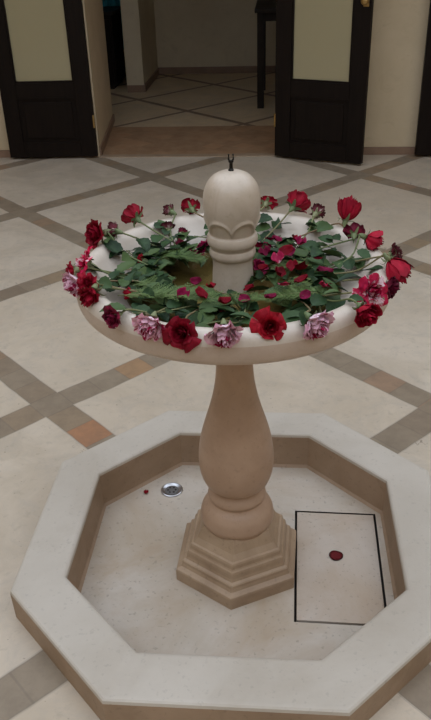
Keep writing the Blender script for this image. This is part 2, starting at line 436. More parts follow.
def door_leaf(name, hinge, free, label, knob_side, knob=True):
    """hinge/free: (u, v) of the front face's ends"""
    hx, hy = hp(*hinge); fx, fy = hp(*free)
    W = sqrt((fx - hx) ** 2 + (fy - hy) ** 2)
    # local x runs left to right as seen from the courtyard
    if fx < hx: (ox, oy), ang = (fx, fy), atan2(hy - fy, hx - fx)
    else: (ox, oy), ang = (hx, hy), atan2(fy - hy, fx - hx)
    t = thing(name, label, 'door', (ox, oy, 0), ang, kind='structure')
    T = .042; st = .112; Z0 = .015; ZT = 2.2
    bm = bmesh.new()
    box(bm, 0, 0, Z0, st, T, ZT, bev=.004); box(bm, W - st, 0, Z0, W, T, ZT, bev=.004)
    box(bm, st, .001, Z0, W - st, T - .001, .115, bev=.003)
    box(bm, st, .001, .435, W - st, T - .001, .535, bev=.003)
    box(bm, st, .001, ZT - .12, W - st, T - .001, ZT, bev=.003)
    link('frame', bm, M['door'], t)
    bm = bmesh.new()
    box(bm, st - .002, .016, .113, W - st + .002, .028, .437)
    box(bm, st + .035, .006, .150, W - st - .035, .020, .400, bev=.005)
    link('panel', bm, M['door'], t)
    bm = bmesh.new()
    for a in ((st, .006, .535, st + .012, .016, ZT - .12), (W - st - .012, .006, .535, W - st, .016, ZT - .12), (st, .006, .535, W - st, .016, .547),
              (st, .004, .423, W - st, .016, .435), (st, .004, .115, W - st, .016, .127)):
        box(bm, *a, bev=.002)
    link('moulding', bm, M['door'], t)
    bm = bmesh.new(); box(bm, st - .003, .019, .532, W - st + .003, .023, ZT - .117)
    link('glass_pane', bm, M['glass'], t)
    if knob:
        kx = W - .035 if knob_side > 0 else .035
        bm = bmesh.new(); box(bm, kx - .018, -.004, 1.0, kx + .018, .001, 1.20, bev=.002)
        pl = link('handle_plate', bm, M['brass'], t)
        bm = bmesh.new()
        lathe(bm, smooth_profile([(.008, 0), (.008, .02), (.02, .028), (.024, .04), (.018, .052), (0, .056)], 3), 20)
        bmesh.ops.rotate(bm, verts=bm.verts[:], matrix=Matrix.Rotation(pi / 2, 3, 'X'))
        bmesh.ops.translate(bm, verts=bm.verts[:], vec=(kx, -.002, 1.035))
        k = link('knob', bm, M['brass'], pl, smooth=True)
    hxp = W if fx < hx else 0
    for z in (.22, 1.25):
        bm = bmesh.new(); bx0 = hxp - .004
        box(bm, hxp - .006, -.006, z, hxp + .006, .006, z + .09, bev=.003)
        link('hinge', bm, M['brass'], t)
    return t
door_leaf('door_1', (-1.222, 3.948), (-1.865, 3.925), 'dark wooden glazed door leaf folded back left of the doorway', -1, False)
door_leaf('door_2', (.068, 3.93), (.66, 3.69), 'dark wooden glazed door leaf with a brass knob standing ajar right of the doorway', 1)
door_leaf('door_3', (1.71, 3.90), (1.055, 3.91), 'dark wooden door leaf cut by the right edge of the photo', -1, False)

# inner room furniture
t = thing('side_table', 'tall dark wooden table in the inner room behind the right door leaf', 'table', (*hp(.30, 5.98), 0), HA)
bm = bmesh.new(); box(bm, -.42, -.48, .79, .42, .48, .825, bev=.006); link('tabletop', bm, M['table_wood'], t)
bm = bmesh.new()
box(bm, -.36, -.42, .72, .36, -.395, .79); box(bm, -.36, .395, .72, .36, .42, .79)
box(bm, -.385, -.40, .72, -.36, .40, .79); box(bm, .36, -.40, .72, .385, .40, .79)
link('apron', bm, M['table_wood'], t)
for sx in (-1, 1):
    for sy in (-1, 1):
        bm = bmesh.new(); cx, cy = sx * .37, sy * .41
        box(bm, cx - .03, cy - .03, 0, cx + .03, cy + .03, .79, bev=.004)
        link('leg', bm, M['table_wood'], t)
t = thing('low_cabinet', 'dark low cabinet in the side room beyond the left opening', 'cabinet', (*hp(-2.15, 6.75), 0), HA)
bm = bmesh.new(); box(bm, -.6, -.25, .04, .6, .25, .70, bev=.006); link('body', bm, M['door'], t)
for sx in (-1, 1):
    bm = bmesh.new(); box(bm, sx * .3 - .28, -.268, .08, sx * .3 + .28, -.25, .66, bev=.004); link('door_panel', bm, M['door'], t)
bm = bmesh.new(); box(bm, -.62, -.27, .70, .62, .27, .73, bev=.004); link('top', bm, M['table_wood'], t)
bm = bmesh.new(); box(bm, -.56, -.22, 0, .56, .22, .04); link('plinth', bm, M['table_wood'], t)
bm = bmesh.new()                         # pleated curtain
k = 120
rows = []
for z in (.30, 1.0, 2.3):
    rows.append([[bm.verts.new((-.75 + 1.5 * i / k, .02 * sin(i * .9) + dy, z)) for i in range(k + 1)] for dy in (0, .006)])
for A, B in zip(rows, rows[1:]):
    for i in range(k):
        bm.faces.new((A[0][i], A[0][i + 1], B[0][i + 1], B[0][i])); bm.faces.new((A[1][i + 1], A[1][i], B[1][i], B[1][i + 1]))
tag(link('curtain', bm, M['teal'], loc=(*hp(-2.15, 7.06), 0), rotz=HA, smooth=True), 'dark teal cloth curtain behind the low cabinet in the side room', 'curtain')

# ------------------------------------------------------------ octagonal ground basin
basin = thing('fountain_basin', 'sunken octagonal pale stone basin with a broad raised rim around the fountain foot', 'basin', (0, 0, 0))
def loops(bm, defs, mis, close_last=True):
    rs = [[bm.verts.new((x, y, z)) for x, y in octv(DL + d, DS + d)] for d, z in defs]
    for (A, B), mi in zip(zip(rs, rs[1:]), mis):
        for i in range(8):
            f = bm.faces.new((A[i], A[(i + 1) % 8], B[(i + 1) % 8], B[i])); f.material_index = mi
    return rs
bm = bmesh.new()
e = .006
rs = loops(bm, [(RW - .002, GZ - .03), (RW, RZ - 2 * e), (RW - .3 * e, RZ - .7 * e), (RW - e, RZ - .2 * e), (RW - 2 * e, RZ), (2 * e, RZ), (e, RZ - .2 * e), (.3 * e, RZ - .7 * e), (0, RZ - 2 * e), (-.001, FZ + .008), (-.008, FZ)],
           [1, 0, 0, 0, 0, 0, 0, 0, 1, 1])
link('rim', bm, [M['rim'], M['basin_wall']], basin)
# basin floor slab with a sunk pocket for the lid
LA = radians(-6.4); LC = (.273, -.030); LW, LL = .112, .203
def lidp(a, b): return (LC[0] + a * cos(LA) - b * sin(LA), LC[1] + a * sin(LA) + b * cos(LA))
bm = bmesh.new()
gp = .0065
oc = [bm.verts.new((x, y, FZ)) for x, y in octv(DL + .01, DS + .01)]
pc = [bm.verts.new((*lidp(a, b), FZ)) for a, b in ((-LW - gp, -LL - gp), (LW + gp, -LL - gp), (LW + gp, LL + gp), (-LW - gp, LL + gp))]
ee = [bm.edges.new((oc[i], oc[(i + 1) % 8])) for i in range(8)] + [bm.edges.new((pc[i], pc[(i + 1) % 4])) for i in range(4)]
bmesh.ops.triangle_fill(bm, edges=ee, use_beauty=True)
for f in bm.faces:
    if f.normal.z < 0: f.normal_flip()
pd = [bm.verts.new((v.co.x, v.co.y, FZ - .02)) for v in pc]
for i in range(4):
    f = bm.faces.new((pc[i], pc[(i + 1) % 4], pd[(i + 1) % 4], pd[i])); f.material_index = 1
f = bm.faces.new(pd); f.material_index = 1
link('floor_slab', bm, [M['basin_floor'], M['gap']], basin)
# drain
dx, dy = -.194, .304
bm = bmesh.new()
lathe(bm, smooth_profile([(.034, FZ - .001), (.034, FZ + .003), (.030, FZ + .0045), (.025, FZ + .002), (.021, FZ + .0006)], 3), 32, cap_ends=False)
bmesh.ops.translate(bm, verts=bm.verts[:], vec=(dx, dy, 0))
dr = link('drain', bm, M['steel'], basin, smooth=True)
bm = bmesh.new()
lathe(bm, [(.0215, FZ + .0003), (.0215, FZ + .0012), (.004, FZ + .0016), (0, FZ + .0016)], 28)
bmesh.ops.translate(bm, verts=bm.verts[:], vec=(dx, dy, 0))
link('grate', bm, simple('dull_steel', (.22, .22, .22), .45, 1), dr)
bm = bmesh.new()
for k in range(6):
    a = k * pi / 3; b2 = bmesh.new()
    lathe(b2, [(.0035, FZ + .0012), (.0035, FZ + .0022), (0, FZ + .0022)], 10)
    bmesh.ops.translate(b2, verts=b2.verts[:], vec=(dx + .012 * cos(a), dy + .012 * sin(a), 0))
    tm = bpy.data.meshes.new('t'); b2.to_mesh(tm); b2.free(); bm.from_mesh(tm); bpy.data.meshes.remove(tm)
link('drain_holes', bm, M['gap'], dr)
# access lid
t = thing('access_cover', 'rectangular pale stone access lid set in the basin floor right of the fountain foot', 'cover', (LC[0], LC[1], FZ), LA)
bm = bmesh.new(); box(bm, -LW, -LL, -.018, LW, LL, .001, bev=.002)
link('slab', bm, M['lid'], t)

# ------------------------------------------------------------ fountain
def bowl_out_r(z): return .05 if z < .7765 else (.27 if z < .790 else .31)
def bowl_floor(r):
    pts = [(0, .778), (.08, .779), (.17, .786), (.24, .802), (.275, .820), (.292, .838), (.303, .853), (.33, .861)]
    for (a, za), (b, zb) in zip(pts, pts[1:]):
        if r <= b: return za + (zb - za) * (r - a) / (b - a)
    return .861
ftn = thing('fountain', 'tall pinkish marble pedestal fountain with a wide shallow bowl and round finial', 'fountain', (0, 0, FZ))
def flink(name, bm, mat, smooth=True, parent=None):
    bmesh.ops.translate(bm, verts=bm.verts[:], vec=(0, 0, -FZ))
    return link(name, bm, mat, parent or ftn, smooth)
bm = bmesh.new()
hexp = [(.182, -.0305), (.182, .002), (.180, .007), (.174, .010), (.167, .014), (.163, .022), (.162, .029), (.159, .032), (.152, .035), (.149, .042), (.147, .054), (.1445, .060),
        (.141, .063), (.1385, .067), (.137, .076), (.134, .081), (.128, .083), (.116, .097), (.105, .118), (.098, .128)]
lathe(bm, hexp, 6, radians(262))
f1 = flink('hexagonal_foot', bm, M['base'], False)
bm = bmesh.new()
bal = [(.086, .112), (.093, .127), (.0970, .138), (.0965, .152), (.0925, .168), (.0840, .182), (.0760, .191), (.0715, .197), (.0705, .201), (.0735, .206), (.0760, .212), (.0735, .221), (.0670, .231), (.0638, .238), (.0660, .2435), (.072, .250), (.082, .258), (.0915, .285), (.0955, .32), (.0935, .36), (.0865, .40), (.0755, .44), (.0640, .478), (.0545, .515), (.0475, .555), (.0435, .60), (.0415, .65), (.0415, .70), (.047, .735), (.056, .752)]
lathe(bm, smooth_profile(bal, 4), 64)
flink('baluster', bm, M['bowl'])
bm = bmesh.new()
bp = [(.052, .745), (.15, .752), (.25, .766), (.315, .783), (.338, .797), (.3445, .811), (.346, .828), (.3435, .844), (.337, .855), (.326, .861), (.314, .8605), (.303, .853), (.292, .838), (.275, .820), (.24, .802), (.17, .786), (.08, .779), (0, .778)]
lathe(bm, smooth_profile(bp, 4), 128)
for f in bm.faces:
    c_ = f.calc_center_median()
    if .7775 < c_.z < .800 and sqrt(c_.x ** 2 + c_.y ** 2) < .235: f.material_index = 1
    if c_.z < .838 and (c_.z < .7765 or sqrt(c_.x ** 2 + c_.y ** 2) > bowl_out_r(c_.z)): f.material_index = 2  # outer side below the lip takes the marble with painted shade
flink('bowl', bm, [M['bowl_in'], stone('mossy_silt', (.30, .22, .10), (.22, .16, .07), (.12, .12, .05), .6, 14, .3, .45), M['bowl_shade']])
bm = bmesh.new()
fin = [(.0475, .776), (.0465, .80), (.0450, .83), (.0435, .855), (.0445, .871), (.0485, .877), (.0505, .884), (.0495, .892), (.0480, .896), (.0495, .900), (.0540, .908), (.0550, .917), (.0530, .925), (.0500, .929),
       (.0515, .936), (.0545, .949), (.0578, .964), (.0603, .980), (.0612, .996), (.0600, 1.012), (.0560, 1.028), (.0490, 1.041), (.0380, 1.052), (.0240, 1.059), (.0100, 1.062), (0, 1.0622)]
def lobes(r, z, a):
    if .927 < z < .985:
        q = ((a - radians(-93)) / (2 * pi / 6)) % 1 * 2 - 1         # -1..1 across one lobe
        zb = .928 + .036 * sqrt(max(0, 1 - q * q * .96))
        d = z - zb
        r += .0034 * math.exp(-(d / .0042) ** 2)
        if d < 0: r -= .0022 * min(1, -d / .006)
    return r
lathe(bm, smooth_profile(fin, 6), 144, 0, lobes)
flink('finial', bm, M['finial'])
bm = bmesh.new()
lathe(bm, [(.006, 1.060), (.006, 1.064), (.004, 1.067), (.0035, 1.078), (.0055, 1.080), (.0055, 1.083), (0, 1.084)], 14)
for s in (-1, 1):
    tube(bm, [Vector((0, 0, 1.078)), Vector((s * .005, 0, 1.086)), Vector((s * .0045, 0, 1.096))], .0022, 6)
flink('nozzle', bm, M['dark_metal'], False)
# water in the bowl
bm = bmesh.new()
ring_o = []; ring_i = []
for i in range(96):
    a = 2 * pi * i / 96
    ring_o.append(bm.verts.new((.236 * cos(a), .236 * sin(a), .8035))); ring_i.append(bm.verts.new((.046 * cos(a), .046 * sin(a), .8035)))
for i in range(96):
    j = (i + 1) % 96; bm.faces.new((ring_i[i], ring_o[i], ring_o[j], ring_i[j]))
tag(link('water', bm, M['water']), 'shallow still water under the leaves in the fountain bowl', 'water', kind='stuff')

# ------------------------------------------------------------ roses
def petal(bm, uvl, th, R, Hh, w, curl, rg, ruff=.07, lift=0):
    NU, NV = 8, 6
    ph = rg.uniform(0, 6.28); grid = []
    tilt = rg.uniform(-.12, .12)
    for j in range(NV + 1):
        t = j / NV; row = []
        for i in range(NU + 1):
            s = 2 * i / NU - 1
            wid = w * (.25 + .75 * sin(pi * min(.5, t * .75)) ) * (1 - .12 * t * t)
            rad = R * (sin(min(1, t * 1.35) * pi / 2) ** .75)
            cq = max(0, t - .45) / .55
            rad += curl * R * cq ** 2 * .9
            rad += R * ruff * sin(s * 4 + ph) * t + R * .05 * s * s * cq
            z = Hh * (t - .42 * curl * cq ** 2.2) - Hh * .24 * (s * s) ** 1.6 * t + lift + Hh * ruff * .6 * sin(s * 6 + ph * 2) * t
            a = th + s * wid + tilt * t
            row.append((bm.verts.new((rad * cos(a), rad * sin(a), z)), (s * .5 + .5, t)))
        grid.append(row)
    for j in range(NV):
        for i in range(NU):
            q = (grid[j][i], grid[j][i + 1], grid[j + 1][i + 1], grid[j + 1][i])
            f = bm.faces.new([x[0] for x in q])
            for l, x in zip(f.loops, q): l[uvl].uv = (x[1][0] + th, x[1][1])

def bloom_mesh(D, openness, rg, squash=1.0, messy=.07):
    bm = bmesh.new(); uvl = bm.loops.layers.uv.new('UVMap')
    Hh = D * (.80 - .28 * openness)
    layers = [(.10, 1.35, 3, 0), (.17, 1.15, 3, .05), (.25, .95, 4, .15), (.33, .80, 5, .35), (.40, .68, 5, .65), (.45, .62, 6, 1.0)]
    base = 0
    for k, (rr, w, n, c) in enumerate(layers):
        base += .7
        for i in range(n):
            petal(bm, uvl, base + 2 * pi * i / n + rg.uniform(-.15, .15), D * rr * rg.uniform(.92, 1.08) * (.78 + .3 * openness),
                  Hh * (1.0 - .035 * k) * rg.uniform(.9, 1.06), w * rg.uniform(.9, 1.1), c * (.06 + 1.15 * openness) * rg.uniform(.7, 1.3), rg, messy)
    mx_ = max(sqrt(v.co.x ** 2 + v.co.y ** 2) for v in bm.verts); k_ = D * .56 / mx_
    for v in bm.verts: v.co.x *= squash * k_; v.co.y *= k_; v.co.z *= sqrt(k_) if k_ < 1 else 1
    return bm

def orient(bm, d, roll=0):
    """turn local +Z to direction d"""
    q = Vector((0, 0, 1)).rotation_difference(d)
    m = q.to_matrix() @ Matrix.Rotation(roll, 3, 'Z')
    bmesh.ops.rotate(bm, verts=bm.verts[:], matrix=m)

def calyx_mesh(D, rg):
    bm = bmesh.new()
    lathe(bm, smooth_profile([(.0022, -.016), (.004, -.012), (.0065, -.004), (.006, .003), (.003, .006)], 2), 10)
    for k in range(5):
        a0 = 2 * pi * k / 5 + rg.uniform(-.2, .2); L = D * rg.uniform(.40, .6); curl = rg.uniform(-.2, .9)
        prev = None
        for j in range(6):
            t = j / 5; w = .0045 * (1 - t) ** .7 * (D / .055) + .0003
            r = .004 + L * .55 * sin(t * pi / 2); z = L * (t * .5 - curl * t * t)
            c, s = cos(a0), sin(a0)
            q = [bm.verts.new((r * c - w * s * e_, r * s + w * c * e_, z + (0.001 if e_ == 0 else 0))) for e_ in (-1, 0, 1)]
            if prev:
                bm.faces.new((prev[0], prev[1], q[1], q[0])); bm.faces.new((prev[1], prev[2], q[2], q[1]))
            prev = q
    return bm

def leaf_mesh(L, rg, wide=.62):
    """a pointed leaf along +X, face up, folded on its midrib, toothed edge"""
    bm = bmesh.new(); n = 9; fold = rg.uniform(.1, .5); bend = rg.uniform(-.1, .45); W = L * wide / 2
    prev = None; tw = rg.uniform(-.4, .4)
    for j in range(n + 1):
        t = j / n; w = W * (sin(pi * t ** .8) ** .8) * (1 + (.10 if j % 2 else -.04)) + .0003
        x = L * t; zc = -bend * L * t * t
        row = []
        for s in (-1, -.5, 0, .5, 1):
            y = s * w; z = zc + abs(s) * w * fold + s * w * tw * t
            row.append(bm.verts.new((x + (abs(s) * .03 * L), y, z)))
        if prev:
            for i in range(4): bm.faces.new((prev[i], prev[i + 1], row[i + 1], row[i]))
        prev = row
    st = [Vector((-L * .18, 0, .0)), Vector((0, 0, 0)), Vector((L * .5, 0, -bend * L * .25 - .0002))]
    tube(bm, st, .0009, 5, .0004)
    return bm

def bowl_z(r):
    """height of the inner surface of the bowl"""
    pts = [(0, .778), (.08, .779), (.17, .786), (.24, .802), (.275, .820), (.292, .838), (.303, .853), (.314, .8605), (.327, .861)]
    if r >= .327: return .861
    for (a, za), (b, zb) in zip(pts, pts[1:]):
        if r <= b: return za + (zb - za) * (r - a) / (b - a)

def add_leaf(parent, origin, pos, head, L, rg, mat='leaf', wide=.62, pitch=None):
    bm = leaf_mesh(L, rg, wide)
    r = sqrt(pos.x ** 2 + pos.y ** 2)
    pitch = rg.uniform(-.15, .45) if pitch is None else pitch
    m = Matrix.Rotation(head, 3, 'Z') @ Matrix.Rotation(-pitch, 3, 'Y') @ Matrix.Rotation(rg.uniform(-.7, .7), 3, 'X')
    bmesh.ops.rotate(bm, verts=bm.verts[:], matrix=m)
    for v in bm.verts:
        p = v.co + pos; rr = sqrt(p.x ** 2 + p.y ** 2)
        zmin = bowl_z(rr) + .003
        if rr < .236: zmin = max(zmin, .805)
        if p.z < zmin: p.z = zmin + (zmin - p.z) * .05
        if rr < .05 and p.z < 1.0:             # keep clear of the column
            k_ = .051 / max(rr, .001); p.x *= k_; p.y *= k_
        v.co = p - origin
    return link('leaf', bm, M[mat], parent, smooth=True)

def P3(r, deg, z): return Vector((r * cos(radians(deg)), r * sin(radians(deg)), z))

def make_rose(kind, r, deg, z, D, label, openness=.5, az=0, el=.1, r_end=.12, bend=25, leaves=5, squash=1, messy=.07, mat=None, z_in=.83, tall=1):
    rg = random.Random(int(deg * 10) + 7)
    c = P3(r, deg, z); D *= 1.12 if kind != 'bright' else 1.0; leaves = int(leaves * 1.6)
    root = thing('rose', label, 'rose', c, 0, 'rose heads laid round the bowl rim')
    a = radians(deg + az)
    d = Vector((cos(a) * cos(el), sin(a) * cos(el), sin(el)))
    bm = bloom_mesh(D, openness, rg, squash, messy)
    for v in bm.verts: v.co.z *= tall
    bmesh.ops.translate(bm, verts=bm.verts[:], vec=(0, 0, -.38 * D))
    orient(bm, d, rg.uniform(0, 6))
    link('bloom', bm, M[mat or kind], root, smooth=True)
    bm = calyx_mesh(D, rg); bmesh.ops.translate(bm, verts=bm.verts[:], vec=(0, 0, -.38 * D)); orient(bm, d, rg.uniform(0, 6))
    link('calyx', bm, M['sepal'], root, smooth=True)
    b0 = c - d * (.38 * D + .012)
    r0 = sqrt(b0.x ** 2 + b0.y ** 2)
    dg0 = math.degrees(atan2(b0.y, b0.x))
    pts = [c - d * (.38 * D - .002), b0]
    if r0 > .325: pts.append(P3(.318, dg0 + bend * .05, max(.870, min(b0.z + .002, .878))))
    pts.append(P3(min(.27, r0 - .03), dg0 + bend * .3, z_in + .018 + rg.uniform(0, .008)))
    pts.append(P3(max(.20 * 1, r_end + .04), dg0 + bend * .6, z_in + rg.uniform(0, .006)))
    pts.append(P3(r_end, dg0 + bend, .812 + rg.uniform(0, .008)))
    sp = spline(pts, 6)
    bm = bmesh.new(); tube(bm, [p - c for p in sp], .0023, 6, .0017)
    link('stem', bm, M['stem'], root, smooth=True)
    n = len(sp)
    for k in range(leaves):
        q = sp[int(n * (.42 + .55 * (k + rg.random() * .6) / leaves)) if leaves else 0] if n else None
        i = min(n - 2, int(n * (.42 + .52 * (k + rg.random() * .6) / max(1, leaves))))
        q = sp[i]; dd = sp[i + 1] - sp[i - 1]; hd = atan2(dd.y, dd.x) + rg.choice((-1, 1)) * rg.uniform(.4, 1.3)
        if rg.random() < .4: hd += pi * .8
        L = rg.uniform(.034, .056)
        side = Vector((cos(hd), sin(hd), 0)) * L * .18
        add_leaf(root, c, q + side + Vector((0, 0, .001)), hd, L, rg)
    return root

R_ = make_rose
R_('red', .348, 157.9, .887, .064, 'crimson rose tilted outward at the upper left of the rim beside a small withered head', .5, 60, .3, .13, 18, 5, messy=.10)
R_('dried', .326, 149.1, .880, .036, 'small withered maroon rose between the two upper left crimson roses', .3, 0, .1, .16, -20, 3, messy=.2)
R_('red', .352, 132.3, .885, .053, 'round crimson rose on the rim above the left foliage', .25, -10, .3, .14, -14, 5)
R_('dried', .340, 116.7, .878, .034, 'small withered rose with pale sepals on the far rim left of the finial', .3, 20, .2, .13, 25, 3, messy=.2)
R_('red', .340, 106.8, .880, .046, 'small crimson rose on the far rim close to the left of the finial', .5, 0, .2, .10, -25, 4)
R_('red', .357, 73.2, .884, .052, 'ragged crimson rose on the far rim close to the right of the finial', .95, 0, .15, .12, 20, 3, messy=.16, squash=.7)
R_('red', .351, 59.9, .887, .060, 'full crimson rose on the far rim right of the finial, dark stem leading forward', .25, -10, .35, .12, 10, 4)
R_('dried', .345, 49.9, .877, .040, 'small shrivelled dusky rose between the two far right crimson roses', .4, 10, .2, .15, -12, 2, messy=.2)
R_('red', .352, 35.8, .890, .052, 'tall pointed crimson bud on the far right rim', .05, 20, 1.0, .14, 28, 4, tall=1.35)
R_('dark', .306, 21.5, .880, .042, 'dark maroon rose tucked inside the right rim below the pointed crimson bud', .4, 60, .3, .14, 20, 4)
R_('red', .322, 9.0, .877, .048, 'closed crimson rose drooping at the right rim above the largest right hand rose', .1, -30, -.35, .12, -22, 3)
R_('red', .348, -15.0, .873, .053, 'large crimson rose hanging nose down at the far right of the rim', .10, -15, -.8, .11, 12, 3, tall=1.35)
R_('dried', .352, -9.0, .893, .036, 'shrivelled pale streaked rose lying on top of the large right hanging rose', .4, 0, .5, .2, 30, 0, messy=.22)
R_('dark', .358, -27.5, .862, .046, 'dark red rose wedged behind the pink streaked magenta rose on the right', .4, 0, 0, .14, 15, 2)
R_('bright', .352, -38.8, .880, .084, 'wide open magenta rose with white streaks on the right front rim', .85, -25, .35, .12, -14, 4, messy=.14)
R_('red', .372, -49.5, .864, .050, 'small crimson rose hanging under the magenta streaked rose', .2, -20, -.2, .14, 10, 2)
R_('striped', .362, -66.4, .866, .062, 'pink and maroon striped rose right of the bright scarlet one on the front rim', .42, 10, -.35, .12, 30, 3, messy=.12)
R_('scarlet', .345, -80.4, .872, .062, 'bright scarlet open rose facing forward on the front rim', .75, -6, .35, .12, -14, 4, messy=.06, mat='scarlet')
R_('striped', .358, -94.3, .864, .063, 'pale pink rose with crimson base petals at the middle of the front rim', .42, 6, -.45, .11, 16, 3, messy=.1)
R_('red', .358, -107.7, .866, .064, 'deep crimson open rose between two pink roses on the front rim', .7, 5, .30, .12, -10, 4)
R_('striped', .358, -117.6, .866, .062, 'dusky pink and maroon rose left of the deep crimson one on the front rim', .42, 10, -.4, .11, -20, 4, messy=.12)
R_('dark', .367, -131.3, .868, .044, 'small dark purple rose on the lower left front rim', .6, 0, .0, .12, 16, 3, messy=.12)
R_('red', .345, -149.0, .862, .066, 'long drooping crimson rose hanging over the left rim', .5, 30, -.55, .11, -10, 4, squash=.75, messy=.14)
R_('red', .338, -153.5, .885, .046, 'loose petalled crimson rose right above the long drooping left one', .8, 40, .3, .13, -25, 2, messy=.16)
R_('striped', .360, -160.5, .868, .060, 'white and purple striped rose hanging at the far left of the rim', .45, 15, -.25, .12, 18, 3)
R_('bright', .335, -175.0, .888, .078, 'ragged red rose with white petal bases on the left rim above the striped one', .9, 0, .5, .12, 10, 4, messy=.2)
R_('red', .356, -172.0, .872, .036, 'tiny crimson rose at the outermost left of the rim', .5, 0, 0, .16, -10, 0, messy=.14)

# roses and buds lying inside the bowl
def bud(r, deg, z, D, kind, label, a, el, op=.2):
    rg = random.Random(int(deg * 7) + 3)
    c = P3(r, deg, z); root = thing('rose_bud', label, 'rose', c, 0, 'rose buds lying inside the bowl')
    d = Vector((cos(radians(a)) * cos(el), sin(radians(a)) * cos(el), sin(el)))
    for nm, b_, mt in (('bloom', bloom_mesh(D, op, rg, .9, .12), M[kind]), ('calyx', calyx_mesh(D, rg), M['sepal'])):
        bmesh.ops.translate(b_, verts=b_.verts[:], vec=(0, 0, -.38 * D)); orient(b_, d, 1.0); link(nm, b_, mt, root, smooth=True)
    bm = bmesh.new(); e0 = -d * (.38 * D)
    tube(bm, spline([e0, e0 - d * .02, Vector((-cos(radians(a)) * (.38 * D + .06), -sin(radians(a)) * (.38 * D + .06), .815 - z))], 4), .0015, 6)
    link('stem', bm, M['stem'], root, smooth=True)
bud(.185, 113.8, .830, .048, 'fuchsia', 'crumpled fuchsia rose inside the bowl just behind the left of the finial', 200, .6, .7)
bud(.226, 157.8, .838, .024, 'scarlet', 'tiny coral red bud lying on the leaves at the left of the bowl', 150, .3)
bud(.246, -155.7, .838, .030, 'red', 'small red bud on the leaves just inside the left front rim', 170, .4)
bud(.075, 30, .832, .040, 'fuchsia', 'fuchsia rose on the leaves touching the right side of the finial neck', 300, .8, .6)
bud(.150, -100.0, .828, .036, 'red', 'small dark red rose on the fern in front of the finial neck', 270, .7, .6)
bud(.168, 58, .832, .034, 'fuchsia', 'bright fuchsia rosebud behind the right of the finial', 330, .6, .4)

bud(.290, 122, .856, .040, 'dried', 'shrivelled dark rose on the leaves behind the left side of the bowl', 100, .5, .4)
bud(.262, 116, .846, .030, 'dark', 'small dark rosebud among leaves near the far left rim', 60, .5, .3)
# loose petals
def petal_mesh(L, rg):
    bm = bmesh.new(); uvl = bm.loops.layers.uv.new('UVMap'); n = 6
    cup = rg.uniform(.4, .9); grid = []
    for j in range(n + 1):
        t = j / n; row = []
        w = L * .46 * sin(pi * (.08 + .80 * t)) ** .7
        for i in range(n + 1):
            s = 2 * i / n - 1
            x = L * (t - .5) - L * .12 * s * s * t; y = s * w
            z = cup * L * (s * s * .35 + (t - .5) ** 2 * .9) + .03 * L * sin(7 * s + 5 * t)
            row.append((bm.verts.new((x, y, z)), (s * .5 + .5, t)))
        grid.append(row)
    for j in range(n):
        for i in range(n):
            q = (grid[j][i], grid[j][i + 1], grid[j + 1][i + 1], grid[j + 1][i])
            f = bm.faces.new([x[0] for x in q])
            for l, x in zip(f.loops, q): l[uvl].uv = x[1]
    bmesh.ops.solidify(bm, geom=bm.faces[:], thickness=.0005)
    return bm
def loose(r, deg, z, L, mat, label, group, flat=False):
    rg = random.Random(int(r * 1000) + int(deg * 13))
    bm = petal_mesh(L, rg)
    m = Matrix.Rotation(rg.uniform(0, 6.28), 3, 'Z')
    if not flat: m = m @ Matrix.Rotation(rg.uniform(-.5, .5), 3, 'X') @ Matrix.Rotation(rg.uniform(-.5, .5), 3, 'Y')
    bmesh.ops.rotate(bm, verts=bm.verts[:], matrix=m)
    o = link('rose_petal', bm, M[mat], smooth=True, loc=P3(r, deg, z))
    return tag(o, label, 'petal', group)
right_petals = [(.115, 58.9), (.084, 27.9), (.124, 14), (.131, -9.0), (.064, 52.0), (.174, 26.9), (.146, 24), (.117, -36.7), (.184, -41.8), (.228, -35.2), (.227, -52.2), (.150, 45.7),
                (.068, -22.4), (.155, -20), (.10, -5), (.19, 5), (.205, -22), (.095, 75), (.20, 40), (.165, -52)]
for k, (r, dg) in enumerate(right_petals):
    loose(r, dg, .852 + .006 * (k % 3), rnd.uniform(.024, .036), ('fuchsia', 'red', 'bright')[(k % 5) // 2], 'loose fuchsia or red petal scattered on the leaves right of the finial', 'loose petals right of the finial')
for k, (r, dg) in enumerate([(.124, -75.4), (.121, -130.9), (.178, -113.5), (.17, -84), (.195, -97), (.20, -70), (.119, -113.8), (.19, -125)]):
    loose(r, dg, .848 + .005 * (k % 3), rnd.uniform(.024, .036), ('red', 'fuchsia')[k % 2], 'loose crimson petal on the fern in front of the finial neck', 'loose petals in front of the finial')
for k, (r, dg) in enumerate([(.213, 63.0), (.229, 100), (.15, 125), (.21, 125)]):
    loose(r, dg, .833, rnd.uniform(.020, .030), ('fuchsia', 'dark')[k % 2], 'loose purplish petal among the leaves behind the finial', 'loose petals behind the finial')
loose(.402, 133.0, FZ + .0012, .017, 'scarlet', 'small red petal on the basin floor beside the drain', None, True)
# dark red round petal on the lid
bm = bmesh.new()
rg = random.Random(5); ring = [(1, .0)]
vs = []
c0 = bm.verts.new((0, 0, .0006))
for i in range(28):
    a = 2 * pi * i / 28; rr = .0195 * (1 + .025 * sin(3 * a + 1))
    vs.append(bm.verts.new((rr * cos(a), rr * sin(a), .0018 + .0006 * sin(4 * a))))
mid = [bm.verts.new((v.co.x * .6, v.co.y * .6, .0008)) for v in vs]
for i in range(28):
    j = (i + 1) % 28; bm.faces.new((mid[i], vs[i], vs[j], mid[j])); bm.faces.new((c0, mid[i], mid[j]))
bmesh.ops.solidify(bm, geom=bm.faces[:], thickness=.0008)
tag(link('rose_petal', bm, simple('flat_dark_red_petal', (.24, .018, .022), .8, 0, .2, 60), smooth=True, loc=(.272, -.002, FZ + .0015)), 'round dark red petal lying flat on the rectangular access lid', 'petal')

